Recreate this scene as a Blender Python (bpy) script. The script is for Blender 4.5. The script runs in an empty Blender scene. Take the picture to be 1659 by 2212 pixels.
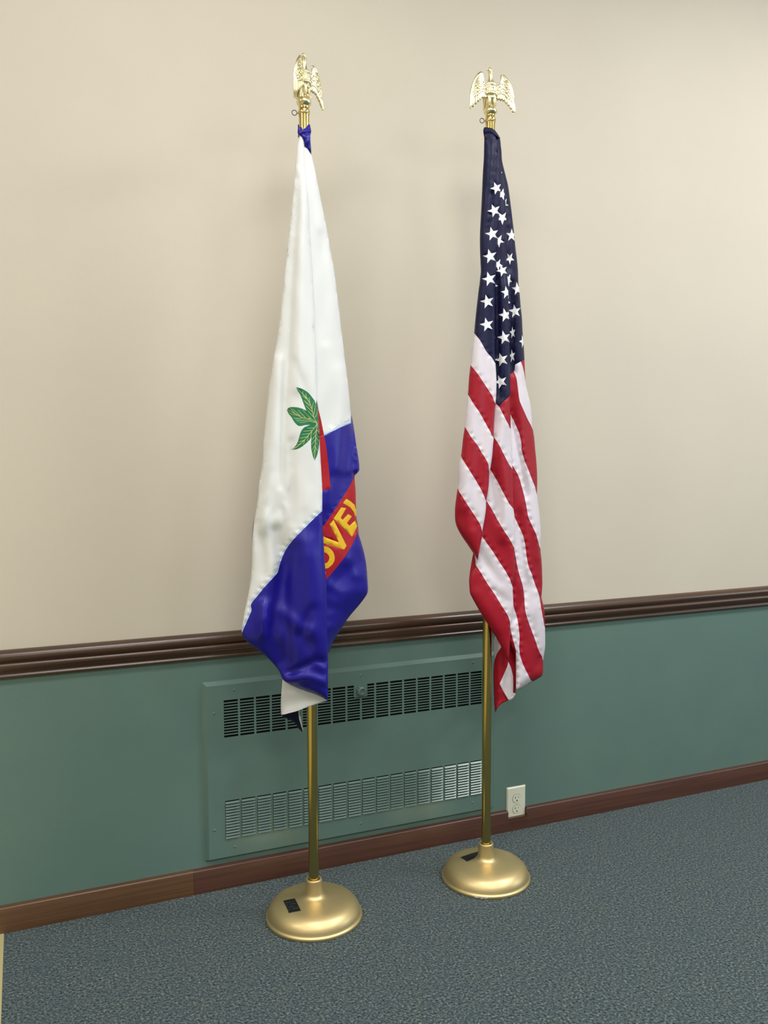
import bpy, math, random
import numpy as np
from mathutils import Vector, Matrix
from mathutils.geometry import delaunay_2d_cdt

PI = math.pi
W, H = 1659, 2212
sc = bpy.context.scene
col = sc.collection

# ------------------------------------------------------------------ camera
F_PX, YAW, PITCH, ROLL = 1848.52, 0.400862, 0.067391, -0.003135
CAM = np.array([0.0, -2.592629, 1.351433])
def cam_axes():
    cy, sy, cp, sp = math.cos(YAW), math.sin(YAW), math.cos(PITCH), math.sin(PITCH)
    cr, sr = math.cos(ROLL), math.sin(ROLL)
    f = np.array([sy*cp, cy*cp, -sp]); r = np.array([cy, -sy, 0.0]); u = np.cross(r, f)
    return r*cr+u*sr, -r*sr+u*cr, f
CR, CU, CF = cam_axes()
cd = bpy.data.cameras.new('camera'); cam = bpy.data.objects.new('camera', cd); col.objects.link(cam)
m = Matrix.Identity(4)
for i in range(3):
    m[i][0], m[i][1], m[i][2], m[i][3] = CR[i], CU[i], -CF[i], CAM[i]
cam.matrix_world = m
cd.sensor_fit = 'VERTICAL'; cd.sensor_height = 24.0; cd.lens = 24.0*F_PX/H
cd.clip_start = 0.05
sc.camera = cam

# ------------------------------------------------------------------ colour management
vs = sc.view_settings
vs.view_transform = 'Standard'; vs.look = 'None'; vs.gamma = 1.0; vs.exposure = -0.04
vs.use_curve_mapping = False

# ------------------------------------------------------------------ world, room lamps and an added side fill
ROOM_X0, ROOM_X1, ROOM_Y0, CEIL = -3.6, 5.6, -6.6, 3.5
wd = bpy.data.worlds.new('world'); sc.world = wd; wd.use_nodes = True
wd.node_tree.nodes['Background'].inputs[0].default_value = (0.8, 0.9, 1.0, 1)
wd.node_tree.nodes['Background'].inputs[1].default_value = 0.05
LAMPS = [  # x, y, power, colour     (2x4 ft ceiling troffers)
    (-2.1, -1.55, 34, (1.0, 0.985, 0.955)), (0.55, -1.55, 41, (1.0, 0.99, 0.965)), (3.1, -1.55, 66, (0.99, 0.985, 0.97)),
    (-2.1, -4.1, 46, (1.0, 0.98, 0.93)), (0.55, -4.1, 54, (1.0, 0.985, 0.94)), (3.1, -4.1, 50, (0.98, 0.99, 1.0)),
]
for lx, ly, pw, lc in LAMPS:
    ld = bpy.data.lights.new('ceiling_lamp', 'AREA'); ld.shape = 'RECTANGLE'; ld.size = 1.2; ld.size_y = 0.6
    ld.energy = pw; ld.color = lc
    lo = bpy.data.objects.new('ceiling_lamp', ld); col.objects.link(lo)
    lo.location = (lx, ly, CEIL-0.02)

wl = bpy.data.lights.new('cool_side_fill', 'AREA'); wl.shape = 'RECTANGLE'; wl.size = 1.4; wl.size_y = 1.6
wl.energy = 34; wl.color = (0.70, 0.86, 1.0)
wo_ = bpy.data.objects.new('cool_side_fill', wl); col.objects.link(wo_)
wo_.location = (ROOM_X1-0.02, -2.6, 1.9); wo_.rotation_euler = (0, math.radians(90), 0)      # added cool fill from the right, tints right-facing cloth; no window stands here

# ------------------------------------------------------------------ helpers
def lin(c):
    out = []
    for v in c[:3]:
        v = v/255.0
        out.append(v/12.92 if v <= 0.04045 else ((v+0.055)/1.055)**2.4)
    return (out[0], out[1], out[2], 1.0)

def rays(P):
    P = np.asarray(P, float).reshape(-1, 2)
    return CF + CR*((P[:, 0:1]-W/2)/F_PX) - CU*((P[:, 1:2]-H/2)/F_PX)
def on_y(P, y):
    D = rays(P); y = np.broadcast_to(np.asarray(y, float), (len(D),))
    t = (y-CAM[1])/D[:, 1]
    return CAM + D*t[:, None]
def on_z(P, z):
    D = rays(P); t = (z-CAM[2])/D[:, 2]
    return CAM + D*t[:, None]

def mesh_obj(name, verts, faces, mats, mi=None, parent=None, smooth=False, sharp_deg=None):
    me = bpy.data.meshes.new(name)
    me.from_pydata([tuple(map(float, v)) for v in verts], [], faces)
    if not isinstance(mats, (list, tuple)): mats = [mats]
    for mt in mats: me.materials.append(mt)
    if mi is not None: me.polygons.foreach_set('material_index', mi)
    if smooth: me.polygons.foreach_set('use_smooth', [True]*len(me.polygons))
    me.update()
    if smooth and sharp_deg: me.set_sharp_from_angle(angle=math.radians(sharp_deg))
    o = bpy.data.objects.new(name, me); col.objects.link(o)
    if parent: o.parent = parent
    return o

class MB:
    """collects simple solids into one mesh"""
    def __init__(s): s.v = []; s.f = []; s.mi = []
    def add(s, v, f, k=0):
        n = len(s.v); s.v += [tuple(map(float, a)) for a in v]
        s.f += [tuple(n+i for i in q) for q in f]; s.mi += [k]*len(f)
    def box(s, x0, x1, y0, y1, z0, z1, k=0):
        s.add([(x0,y0,z0),(x1,y0,z0),(x1,y1,z0),(x0,y1,z0),(x0,y0,z1),(x1,y0,z1),(x1,y1,z1),(x0,y1,z1)],
              [(0,3,2,1),(4,5,6,7),(0,1,5,4),(1,2,6,5),(2,3,7,6),(3,0,4,7)], k)
    def prism_x(s, prof, x0, x1, k=0):
        """closed profile of (y,z) extruded along x"""
        n = len(prof)
        s.add([(x0,y,z) for y,z in prof]+[(x1,y,z) for y,z in prof],
              [(i,(i+1)%n,n+(i+1)%n,n+i) for i in range(n)]+[tuple(range(n))[::-1], tuple(range(n,2*n))], k)
    def prism_y(s, poly, y0, y1, k=0):
        """closed polygon of (x,z) extruded from y0 (front) to y1"""
        n = len(poly)
        s.add([(x,y0,z) for x,z in poly]+[(x,y1,z) for x,z in poly],
              [(i,n+i,n+(i+1)%n,(i+1)%n) for i in range(n)]+[tuple(range(n)), tuple(range(n,2*n))[::-1]], k)
    def lathe(s, prof, n=64, c=(0,0,0), k=0, cap=False):
        b = len(prof); v = []; f = []
        for j in range(n):
            a = 2*PI*j/n
            for r, z in prof: v.append((c[0]+r*math.cos(a), c[1]+r*math.sin(a), c[2]+z))
        for j in range(n):
            j2 = (j+1) % n
            for i in range(b-1): f.append((j*b+i, j2*b+i, j2*b+i+1, j*b+i+1))
        if cap:
            f.append(tuple(j*b for j in range(n))[::-1]); f.append(tuple(j*b+b-1 for j in range(n)))
        s.add(v, f, k)
    def tube(s, pts, rad, n=12, k=0, closed=False, squash=None):
        pts = [Vector(p) for p in pts]; m_ = len(pts)
        if not isinstance(rad, (list, tuple)): rad = [rad]*m_
        v = []; f = []
        for i, p in enumerate(pts):
            a = pts[i-1] if (i > 0 or closed) else p; b = pts[(i+1) % m_] if (i < m_-1 or closed) else p
            t = (b-a).normalized()
            ref = Vector((0,1,0)) if abs(t.y) < 0.9 else Vector((1,0,0))
            u = t.cross(ref).normalized(); w = t.cross(u).normalized()
            for j in range(n):
                q = 2*PI*j/n
                v.append(p+(u*math.cos(q)+w*math.sin(q))*rad[i])
        for i in range(m_ if closed else m_-1):
            i2 = (i+1) % m_
            for j in range(n): f.append((i*n+j, i*n+(j+1)%n, i2*n+(j+1)%n, i2*n+j))
        if not closed:
            f.append(tuple(range(n))[::-1]); f.append(tuple((m_-1)*n+j for j in range(n)))
        s.add(v, f, k)
    def ellipsoid(s, c, r, rot=None, n=16, m_=10, k=0):
        v = []; f = []
        R = rot or Matrix.Identity(3)
        for i in range(m_+1):
            th = PI*i/m_
            for j in range(n):
                a = 2*PI*j/n
                p = Vector((r[0]*math.sin(th)*math.cos(a), r[1]*math.sin(th)*math.sin(a), r[2]*math.cos(th)))
                v.append(Vector(c)+R @ p)
        for i in range(m_):
            for j in range(n): f.append((i*n+j, (i+1)*n+j, (i+1)*n+(j+1)%n, i*n+(j+1)%n))
        s.add(v, f, k)
    def build(s, name, mats, parent=None, smooth=False, sharp=None, loc=None):
        o = mesh_obj(name, s.v, s.f, mats, s.mi, parent, smooth, sharp)
        if loc: o.location = loc
        return o

def empty(name, loc, label, cat, group=None):
    o = bpy.data.objects.new(name, None); col.objects.link(o); o.location = loc
    o.empty_display_size = 0.1
    o['label'] = label; o['category'] = cat
    if group: o['group'] = group
    return o
def struct(o, label=None, cat=None):
    o['kind'] = 'structure'
    if label: o['label'] = label
    if cat: o['category'] = cat
    return o

# ------------------------------------------------------------------ materials
def mat(name, base, rough=0.5, metal=0.0, spec=0.5, bump=None, noise=None, coat=0.0, sheen=0.0):
    mt = bpy.data.materials.new(name); mt.use_nodes = True
    nt = mt.node_tree; b = nt.nodes['Principled BSDF']
    b.inputs['Base Color'].default_value = base; b.inputs['Roughness'].default_value = rough
    b.inputs['Metallic'].default_value = metal; b.inputs['Specular IOR Level'].default_value = spec
    b.inputs['Coat Weight'].default_value = coat; b.inputs['Sheen Weight'].default_value = sheen
    tc = nt.nodes.new('ShaderNodeTexCoord')
    if bump:      # (scale, strength, distance)
        n = nt.nodes.new('ShaderNodeTexNoise'); n.inputs['Scale'].default_value = bump[0]; n.inputs['Detail'].default_value = 3
        nt.links.new(tc.outputs['Object'], n.inputs['Vector'])
        bp = nt.nodes.new('ShaderNodeBump'); bp.inputs['Strength'].default_value = bump[1]; bp.inputs['Distance'].default_value = bump[2]
        nt.links.new(n.outputs['Fac'], bp.inputs['Height']); nt.links.new(bp.outputs['Normal'], b.inputs['Normal'])
    if noise:     # (scale, other colour, lo, hi)
        n = nt.nodes.new('ShaderNodeTexNoise'); n.inputs['Scale'].default_value = noise[0]; n.inputs['Detail'].default_value = 4
        nt.links.new(tc.outputs['Object'], n.inputs['Vector'])
        r = nt.nodes.new('ShaderNodeMapRange'); r.inputs[1].default_value = noise[2]; r.inputs[2].default_value = noise[3]
        nt.links.new(n.outputs['Fac'], r.inputs[0])
        mx = nt.nodes.new('ShaderNodeMix'); mx.data_type = 'RGBA'
        mx.inputs[6].default_value = base; mx.inputs[7].default_value = noise[1]
        nt.links.new(r.outputs[0], mx.inputs[0]); nt.links.new(mx.outputs[2], b.inputs['Base Color'])
    return mt

def wood(name, c1, c2, rough):
    mt = mat(name, lin(c1), rough, coat=0.35)
    nt = mt.node_tree; b = nt.nodes['Principled BSDF']; b.inputs['Coat Roughness'].default_value = 0.22
    tc = nt.nodes.new('ShaderNodeTexCoord'); mp = nt.nodes.new('ShaderNodeMapping')
    mp.inputs['Scale'].default_value = (1.2, 22, 60)
    nt.links.new(tc.outputs['Object'], mp.inputs[0])
    n = nt.nodes.new('ShaderNodeTexNoise'); n.inputs['Scale'].default_value = 2.0; n.inputs['Detail'].default_value = 6
    n.inputs['Distortion'].default_value = 0.6
    nt.links.new(mp.outputs[0], n.inputs['Vector'])
    r = nt.nodes.new('ShaderNodeMapRange'); r.inputs[1].default_value = 0.35; r.inputs[2].default_value = 0.68
    nt.links.new(n.outputs['Fac'], r.inputs[0])
    mx = nt.nodes.new('ShaderNodeMix'); mx.data_type = 'RGBA'; mx.inputs[6].default_value = lin(c1); mx.inputs[7].default_value = lin(c2)
    nt.links.new(r.outputs[0], mx.inputs[0]); nt.links.new(mx.outputs[2], b.inputs['Base Color'])
    return mt

M = {}
M['beige'] = mat('beige_paint', lin((211, 203, 188)), 0.55, spec=0.3, bump=(260, 0.12, 0.0012), noise=(2.2, lin((208, 200, 186)), 0.35, 0.65))
M['teal'] = mat('teal_paint', lin((101, 128, 120)), 0.48, spec=0.35, bump=(240, 0.12, 0.0012), noise=(5, lin((98, 125, 119)), 0.35, 0.65))
M['teal_metal'] = mat('teal_metal_paint', lin((100, 128, 121)), 0.42, spec=0.4, bump=(300, 0.08, 0.0008), noise=(8, lin((95, 122, 116)), 0.3, 0.7))
M['teal_metal'].node_tree.nodes['Principled BSDF'].inputs['Coat Weight'].default_value = 0.7
M['teal_metal'].node_tree.nodes['Principled BSDF'].inputs['Coat Roughness'].default_value = 0.24
M['cavity_shade'] = mat('cavity_shade_sheet', lin((24, 30, 26)), 0.9)
M['rail_wood'] = wood('chair_rail_wood', (82, 57, 41), (60, 41, 30), 0.33)
M['base_wood'] = wood('baseboard_wood', (88, 55, 43), (72, 44, 35), 0.42)
M['base_wood_b'] = wood('baseboard_wood_light', (102, 72, 47), (82, 55, 36), 0.42)
M['ceiling'] = mat('ceiling_tile', lin((214, 212, 204)), 0.9)
M['brass'] = mat('polished_brass', lin((224, 203, 142)), 0.16, 1.0)
M['brass_pole'] = mat('brass_pole', lin((206, 182, 110)), 0.17, 1.0)
M['finial'] = mat('pale_gilt', lin((236, 227, 184)), 0.30, 1.0)
M['gilt_dark'] = M['finial']
M['satin_gold'] = mat('satin_gold', lin((222, 200, 148)), 0.43, 0.85, bump=(900, 0.15, 0.0003))
M['chip'] = mat('chipped_primer', lin((215, 210, 200)), 0.6)
M['wire'] = mat('dark_wire', lin((92, 84, 74)), 0.35, 1.0)
M['ivory'] = mat('ivory_plastic', lin((226, 228, 208)), 0.35)
M['slot'] = mat('slot_dark', lin((40, 38, 32)), 0.8)
M['black'] = mat('black_label', lin((22, 23, 24)), 0.4)
M['label_ink'] = mat('label_print', lin((62, 62, 58)), 0.5)
M['threshold'] = mat('gold_threshold', lin((188, 176, 128)), 0.5, 0.0)
M['white_cloth'] = mat('white_nylon', lin((228, 230, 231)), 0.5, spec=0.4, bump=(1400, 0.08, 0.0004))
M['flag_white'] = mat('stripe_white', lin((226, 218, 229)), 0.5, spec=0.4, bump=(1400, 0.08, 0.0004))
M['blue'] = mat('royal_blue_nylon', lin((30, 23, 144)), 0.40, spec=0.38, bump=(1400, 0.08, 0.0004))
M['navy'] = mat('navy_nylon', lin((15, 18, 58)), 0.5, spec=0.25, bump=(1400, 0.08, 0.0004))
M['red'] = mat('red_nylon', lin((162, 18, 40)), 0.5, spec=0.3, bump=(1400, 0.08, 0.0004))
M['red2'] = mat('red_banner', lin((176, 18, 34)), 0.5, spec=0.4)
M['yellow'] = mat('yellow_applique', lin((238, 190, 30)), 0.5, bump=(220, 0.5, 0.002))
M['leaf'] = mat('green_applique', lin((14, 116, 74)), 0.45, bump=(300, 0.3, 0.001))
M['vein'] = mat('gold_stitch', lin((205, 196, 118)), 0.5)
M['seam'] = mat('seam_blue_white', lin((190, 208, 232)), 0.55, bump=(600, 0.5, 0.001))
M['star'] = mat('star_embroidery', lin((242, 244, 248)), 0.45, bump=(500, 0.3, 0.0008))
M['hem'] = mat('hem_white', lin((222, 216, 218)), 0.55)

def carpet():
    mt = mat('carpet', lin((88, 100, 106)), 0.95, spec=0.1)
    nt = mt.node_tree; b = nt.nodes['Principled BSDF']; b.inputs['Sheen Weight'].default_value = 0.15
    tc = nt.nodes.new('ShaderNodeTexCoord')
    def N(scale, det, rgh=0.5):
        n = nt.nodes.new('ShaderNodeTexNoise'); n.inputs['Scale'].default_value = scale; n.inputs['Detail'].default_value = det
        n.inputs['Roughness'].default_value = rgh
        nt.links.new(tc.outputs['Object'], n.inputs['Vector']); return n
    def ramp(src, stops):
        r = nt.nodes.new('ShaderNodeValToRGB'); e = r.color_ramp.elements
        e[0].position, e[0].color = stops[0][0], stops[0][1]; e[1].position, e[1].color = stops[-1][0], stops[-1][1]
        for p, c in stops[1:-1]:
            q = e.new(p); q.color = c
        nt.links.new(src, r.inputs[0]); return r
    a = N(150, 3, 0.7)
    ra = ramp(a.outputs['Fac'], [(0.34, lin((22, 34, 38))), (0.44, lin((66, 82, 87))), (0.55, lin((92, 109, 111))), (0.68, lin((156, 168, 166)))])
    h = N(24, 4, 0.6)
    rh = ramp(h.outputs['Color'], [(0.3, lin((104, 116, 132))), (0.5, lin((128, 134, 134))), (0.7, lin((148, 140, 130)))])
    mx = nt.nodes.new('ShaderNodeMix'); mx.data_type = 'RGBA'; mx.blend_type = 'OVERLAY'; mx.inputs[0].default_value = 0.6
    nt.links.new(ra.outputs[0], mx.inputs[6]); nt.links.new(rh.outputs[0], mx.inputs[7])
    nt.links.new(mx.outputs[2], b.inputs['Base Color'])
    v = nt.nodes.new('ShaderNodeTexVoronoi'); v.inputs['Scale'].default_value = 190
    nt.links.new(tc.outputs['Object'], v.inputs['Vector'])
    bp = nt.nodes.new('ShaderNodeBump'); bp.inputs['Strength'].default_value = 0.9; bp.inputs['Distance'].default_value = 0.004
    nt.links.new(v.outputs['Distance'], bp.inputs['Height']); nt.links.new(bp.outputs['Normal'], b.inputs['Normal'])
    return mt
M['carpet'] = carpet()

# ------------------------------------------------------------------ the room
RAIL_T, RAIL_B, BB_T = 0.8085, 0.7275, 0.0745
mb = MB(); mb.box(-0.082, ROOM_X1, ROOM_Y0, 0.1, -0.05, 0.0)
struct(mb.build('floor', M['carpet']))
mb = MB(); mb.box(ROOM_X0, -0.082, ROOM_Y0, 0.1, -0.05, 0.001)
struct(mb.build('trim_2', M['threshold']), 'pale gold floor edging along the left end of the blue carpet', 'floor edging')
mb = MB(); mb.box(ROOM_X0, ROOM_X1, ROOM_Y0, 0.1, CEIL, CEIL+0.05)
struct(mb.build('ceiling', M['ceiling']))
mb = MB()
mb.box(ROOM_X0, ROOM_X1, 0.0, 0.1, RAIL_T-0.02, CEIL, 0); mb.box(ROOM_X0, ROOM_X1, 0.0, 0.1, 0.0, RAIL_T-0.02, 1)
struct(mb.build('wall_back', [M['beige'], M['teal']]), 'beige wall above the wooden rail, painted teal green below it', 'wall')
for nm, x0, x1, y0, y1 in (('wall_left', ROOM_X0-0.1, ROOM_X0, ROOM_Y0, 0.1), ('wall_right', ROOM_X1, ROOM_X1+0.1, ROOM_Y0, 0.1), ('wall_front', ROOM_X0, ROOM_X1, ROOM_Y0-0.1, ROOM_Y0)):
    mb = MB(); mb.box(x0, x1, y0, y1, 0.77, CEIL, 0); mb.box(x0, x1, y0, y1, 0, 0.77, 1)
    struct(mb.build(nm, [M['beige'], M['teal']]))

# chair rail: one long moulded profile
prof = [(0,0),(.006,0),(.012,-.002),(.019,-.007),(.0235,-.013),(.025,-.019),(.024,-.025),(.020,-.030),(.0155,-.0325),(.0145,-.0350),
        (.0185,-.0365),(.0215,-.040),(.0225,-.045),(.021,-.051),(.017,-.057),(.012,-.062),(.009,-.067),(.0095,-.0695),(.0125,-.0715),(.0135,-.0750),(.0125,-.0785),(.009,-.081),(.004,-.081),(0,-.081)]
mb = MB(); mb.prism_x([(-a, RAIL_T+b) for a, b in prof], ROOM_X0, ROOM_X1)
struct(mb.build('trim_1', M['rail_wood'], smooth=True, sharp=50), 'dark moulded wooden chair rail between beige and teal wall', 'chair rail')

# baseboards (a notch cut round the outlet)
def bb_prof(top):
    t = 0.019
    return [(0,0),(-t,0),(-t,top-.004),(-t+.0012,top-.0015),(-t+.004,top),(0,top)]
NX0, NX1, NZ = 1.5705, 1.6495, 0.0470
mb = MB(); mb.prism_x(bb_prof(BB_T), ROOM_X0, 0.452)
struct(mb.build('baseboard_left', M['base_wood_b'], smooth=True, sharp=50), 'lighter brown baseboard piece at the left end of the wall', 'baseboard')
mb = MB()
mb.prism_x(bb_prof(BB_T-0.0005), 0.4525, NX0); mb.prism_x([(0,0),(-.019,0),(-.019,NZ),(0,NZ)], NX0, NX1); mb.prism_x(bb_prof(BB_T-0.0005), NX1, ROOM_X1)
struct(mb.build('baseboard_right', M['base_wood'], smooth=True, sharp=50), 'dark reddish brown baseboard with a notch under the outlet', 'baseboard')

# ------------------------------------------------------------------ wall heater cover
heater = empty('heater_cover', (1.0, 0, 0.0945), 'teal painted metal heater cover with two slotted grilles on the lower wall', 'heater')
def rel(o, root):       # keep world coordinates under a root that is only translated
    o.parent = root; o.location = -Vector(root.location); return o
HX0, HX1, HZ0, HZ1, HY = 0.4915, 1.519, 0.0945, 0.6555, -0.0135
GX0, GX1, NC, NR = 0.5545, 1.4625, 18, 13
G = [(0.4785, 0.5960), (0.1585, 0.2780)]
pitch = (GX1-GX0+0.0065)/NC; sw = pitch-0.0065
mb = MB()
# front plate built from strips around the slots
def strip(x0, x1, z0, z1): mb.box(x0, x1, HY, HY+0.0022, z0, z1)
bev = 0.011
strip(HX0+bev, GX0, HZ0+bev*0.4, HZ1-bev); strip(GX1, HX1-bev, HZ0+bev*0.4, HZ1-bev)
strip(GX0, GX1, HZ0+bev*0.4, G[1][0]); strip(GX0, GX1, G[1][1], G[0][0]); strip(GX0, GX1, G[0][1], HZ1-bev)
for z0, z1 in G:
    rp = (z1-z0)/NR
    for i in range(NC-1):
        xa = GX0+i*pitch+sw; strip(xa, xa+pitch-sw, z0, z1)
    if z0 > 0.4:
        for i in range(NC):
            xa = GX0+i*pitch
            for j in range(1, NR): mb.box(xa, xa+sw, HY, HY+0.0020, z0+j*rp-0.0017, z0+j*rp+0.0017)
# bevelled rim back to the wall
o_ = [(HX0,HZ0),(HX1,HZ0),(HX1,HZ1),(HX0,HZ1)]; i_ = [(HX0+bev,HZ0+bev*.4),(HX1-bev,HZ0+bev*.4),(HX1-bev,HZ1-bev),(HX0+bev,HZ1-bev)]
v = [(x,-0.001,z) for x,z in o_]+[(x,HY,z) for x,z in i_]+[(x,0.0,z) for x,z in o_]
mb.add(v, [(k,(k+1)%4,4+(k+1)%4,4+k) for k in range(4)]+[(8+k,8+(k+1)%4,(k+1)%4,k) for k in range(4)])
rel(mb.build('front_panel', M['teal_metal']), heater)
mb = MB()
for z0, z1 in G: mb.box(GX0-0.01, GX1+0.01, -0.0016, -0.0006, z0-0.006, z1+0.006)  # thin sheet painted dark for the shade of a cavity behind the slots
rel(mb.build('cavity_shade_sheet', M['cavity_shade']), heater)
# louvre blades of the lower grille, sloping up and back
mb = MB(); z0, z1 = G[1]; rp = (z1-z0)/NR
for i in range(NC):
    xa = GX0+i*pitch
    for j in range(NR):
        zb = z0+j*rp
        mb.prism_x([(HY-0.0046, zb+0.0002), (HY-0.0046, zb+0.0008), (HY+0.0004, zb+0.0056), (HY+0.0010, zb+0.0051)], xa+0.0006, xa+sw-0.0006)
lv = rel(mb.build('lower_louvres', M['teal_metal']), heater); lv['label'] = 'rows of slanted louvre blades catching the light'
mb = MB(); z0, z1 = G[0]; rp = (z1-z0)/NR
for i in range(NC):
    xa = GX0+i*pitch
    for j in range(NR):
        zb = z0+j*rp
        mb.prism_x([(HY+0.0022, zb+0.0012), (HY+0.0028, zb+0.0006), (HY+0.0090, zb-0.0042), (HY+0.0084, zb-0.0036)], xa+0.0006, xa+sw-0.0006)
rel(mb.build('upper_louvres', M['teal_metal']), heater)
def c8(x, y): return (420+x/2.242, 1360+y/2.242)
for q in ((192,293),(95,407),(98,972),(197,1052),(805,222),(807,938),(1352,160),(1347,837)):
    p = on_y([c8(*q)], HY)[0]
    mb = MB(); mb.lathe([(0.0001,0.0022),(0.0018,0.0020),(0.0034,0.0010),(0.0040,0)], 14)
    mb.box(-0.0028,0.0028,-0.0004,0.0004,0.0018,0.0024); mb.box(-0.0004,0.0004,-0.0028,0.0028,0.0018,0.0024)
    vv = [(p[0]+a, p[1]-c, p[2]+b) for a, b, c in mb.v]
    rel(mesh_obj('screw', vv, mb.f, M['teal_metal'], smooth=True, sharp_deg=40), heater)
kp = on_y([c8(803,293)], HY)[0]
mb = MB(); s = 0.0235; pl = []
for cx_, cz_, a0 in ((s-.004,s-.004,0),(-s+.004,s-.004,90),(-s+.004,-s+.004,180),(s-.004,-s+.004,270)):
    for k in range(4): a = math.radians(a0+k*30); pl.append((kp[0]+cx_+.004*math.cos(a), kp[2]+cz_*0.95+.004*math.sin(a)))
mb.prism_y(pl, HY-0.004, HY+0.0005)
kpl = rel(mb.build('thermostat_plate', M['teal_metal']), heater)
mb = MB(); nk = 72; rr = []
def ring(r, sc_): return [((r+sc_*(1 if math.cos(9*2*PI*j/nk) > 0 else -0.4))*math.cos(2*PI*j/nk), (r+sc_*(1 if math.cos(9*2*PI*j/nk) > 0 else -0.4))*math.sin(2*PI*j/nk)) for j in range(nk)]
levels = [(0.0155,.0012,-.004),(0.0145,.0012,-.018),(0.0105,.0005,-.021),(0.0090,0,-.021),(0.0075,0,-.017),(0.0005,0,-.0165)]
v = []; f = []
for li, (r, s_, dy) in enumerate(levels):
    v += [(kp[0]+a, HY+dy, kp[2]+b) for a, b in ring(r, s_)]
for li in range(len(levels)-1):
    for j in range(nk): f.append((li*nk+j, li*nk+(j+1)%nk, (li+1)*nk+(j+1)%nk, (li+1)*nk+j))
kn = mesh_obj('thermostat_knob', v, f, M['teal_metal'], smooth=True, sharp_deg=35); rel(kn, heater); kn['label'] = 'scalloped control knob'

# ------------------------------------------------------------------ outlet
outlet = empty('wall_outlet', (1.6117, 0, 0.0925), 'ivory double electrical outlet on the teal wall, notched into the baseboard', 'outlet')
OX0, OX1, OZ0, OZ1 = 1.5725, 1.6515, 0.0305, 0.1545
mb = MB(); e = 0.0045; PY = -0.0058
v = [(OX0,-.0006,OZ0),(OX1,-.0006,OZ0),(OX1,-.0006,OZ1),(OX0,-.0006,OZ1),
     (OX0+.0008,-.0025,OZ0+.0008),(OX1-.0008,-.0025,OZ0+.0008),(OX1-.0008,-.0025,OZ1-.0008),(OX0+.0008,-.0025,OZ1-.0008),
     (OX0+e,PY,OZ0+e),(OX1-e,PY,OZ0+e),(OX1-e,PY,OZ1-e),(OX0+e,PY,OZ1-e)]
mb.add(v, [(k,(k+1)%4,4+(k+1)%4,4+k) for k in range(4)]+[(4+k,4+(k+1)%4,8+(k+1)%4,8+k) for k in range(4)]+[(8,9,10,11),(3,2,1,0)])
rel(mb.build('cover_plate', M['ivory']), outlet)
ocx = (OX0+OX1)/2+0.0012
for zc in (0.1113, 0.0722):
    mb = MB(); poly = []
    for k in range(40):
        a = 2*PI*k/40; x = 0.0172*math.cos(a); z = 0.0172*math.sin(a); z = max(-0.0142, min(0.0142, z)); poly.append((ocx+x, zc+z))
    mb.prism_y(poly, PY-0.0014, PY+0.001)
    rc = rel(mb.build('receptacle', M['ivory']), outlet)
    ring_ = MB(); ring_.prism_y([(ocx+(a-ocx)*1.045, zc+(b-zc)*1.055) for a, b in poly], PY-0.0002, PY+0.001)
    rg = ring_.build('receptacle_gap', M['slot']); rg.parent = rc
    mb = MB(); yf = PY-0.0016
    mb.box(ocx-.0072, ocx-.0056, yf, PY, zc-.0005, zc+.0085); mb.box(ocx-.0098, ocx-.0064, yf, PY, zc+.0030, zc+.0046)
    mb.box(ocx+.0054, ocx+.0068, yf, PY, zc+.0010, zc+.0080)
    mb.prism_y([(ocx-.0026,zc-.0098),(ocx+.0026,zc-.0098),(ocx+.0026,zc-.0070),(ocx+.0014,zc-.0048),(ocx-.0014,zc-.0048),(ocx-.0026,zc-.0070)], yf, PY)
    sl = mb.build('socket_slots', M['slot']); sl.parent = rc
mb = MB(); mb.ellipsoid((ocx, PY, 0.0918), (0.0028, 0.0012, 0.0028)); mb.box(ocx-.0004, ocx+.0004, PY-.0014, PY, 0.0895, 0.0941, 1)
rel(mb.build('screw', [M['ivory'], M['slot']], smooth=True, sharp=40), outlet)

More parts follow.
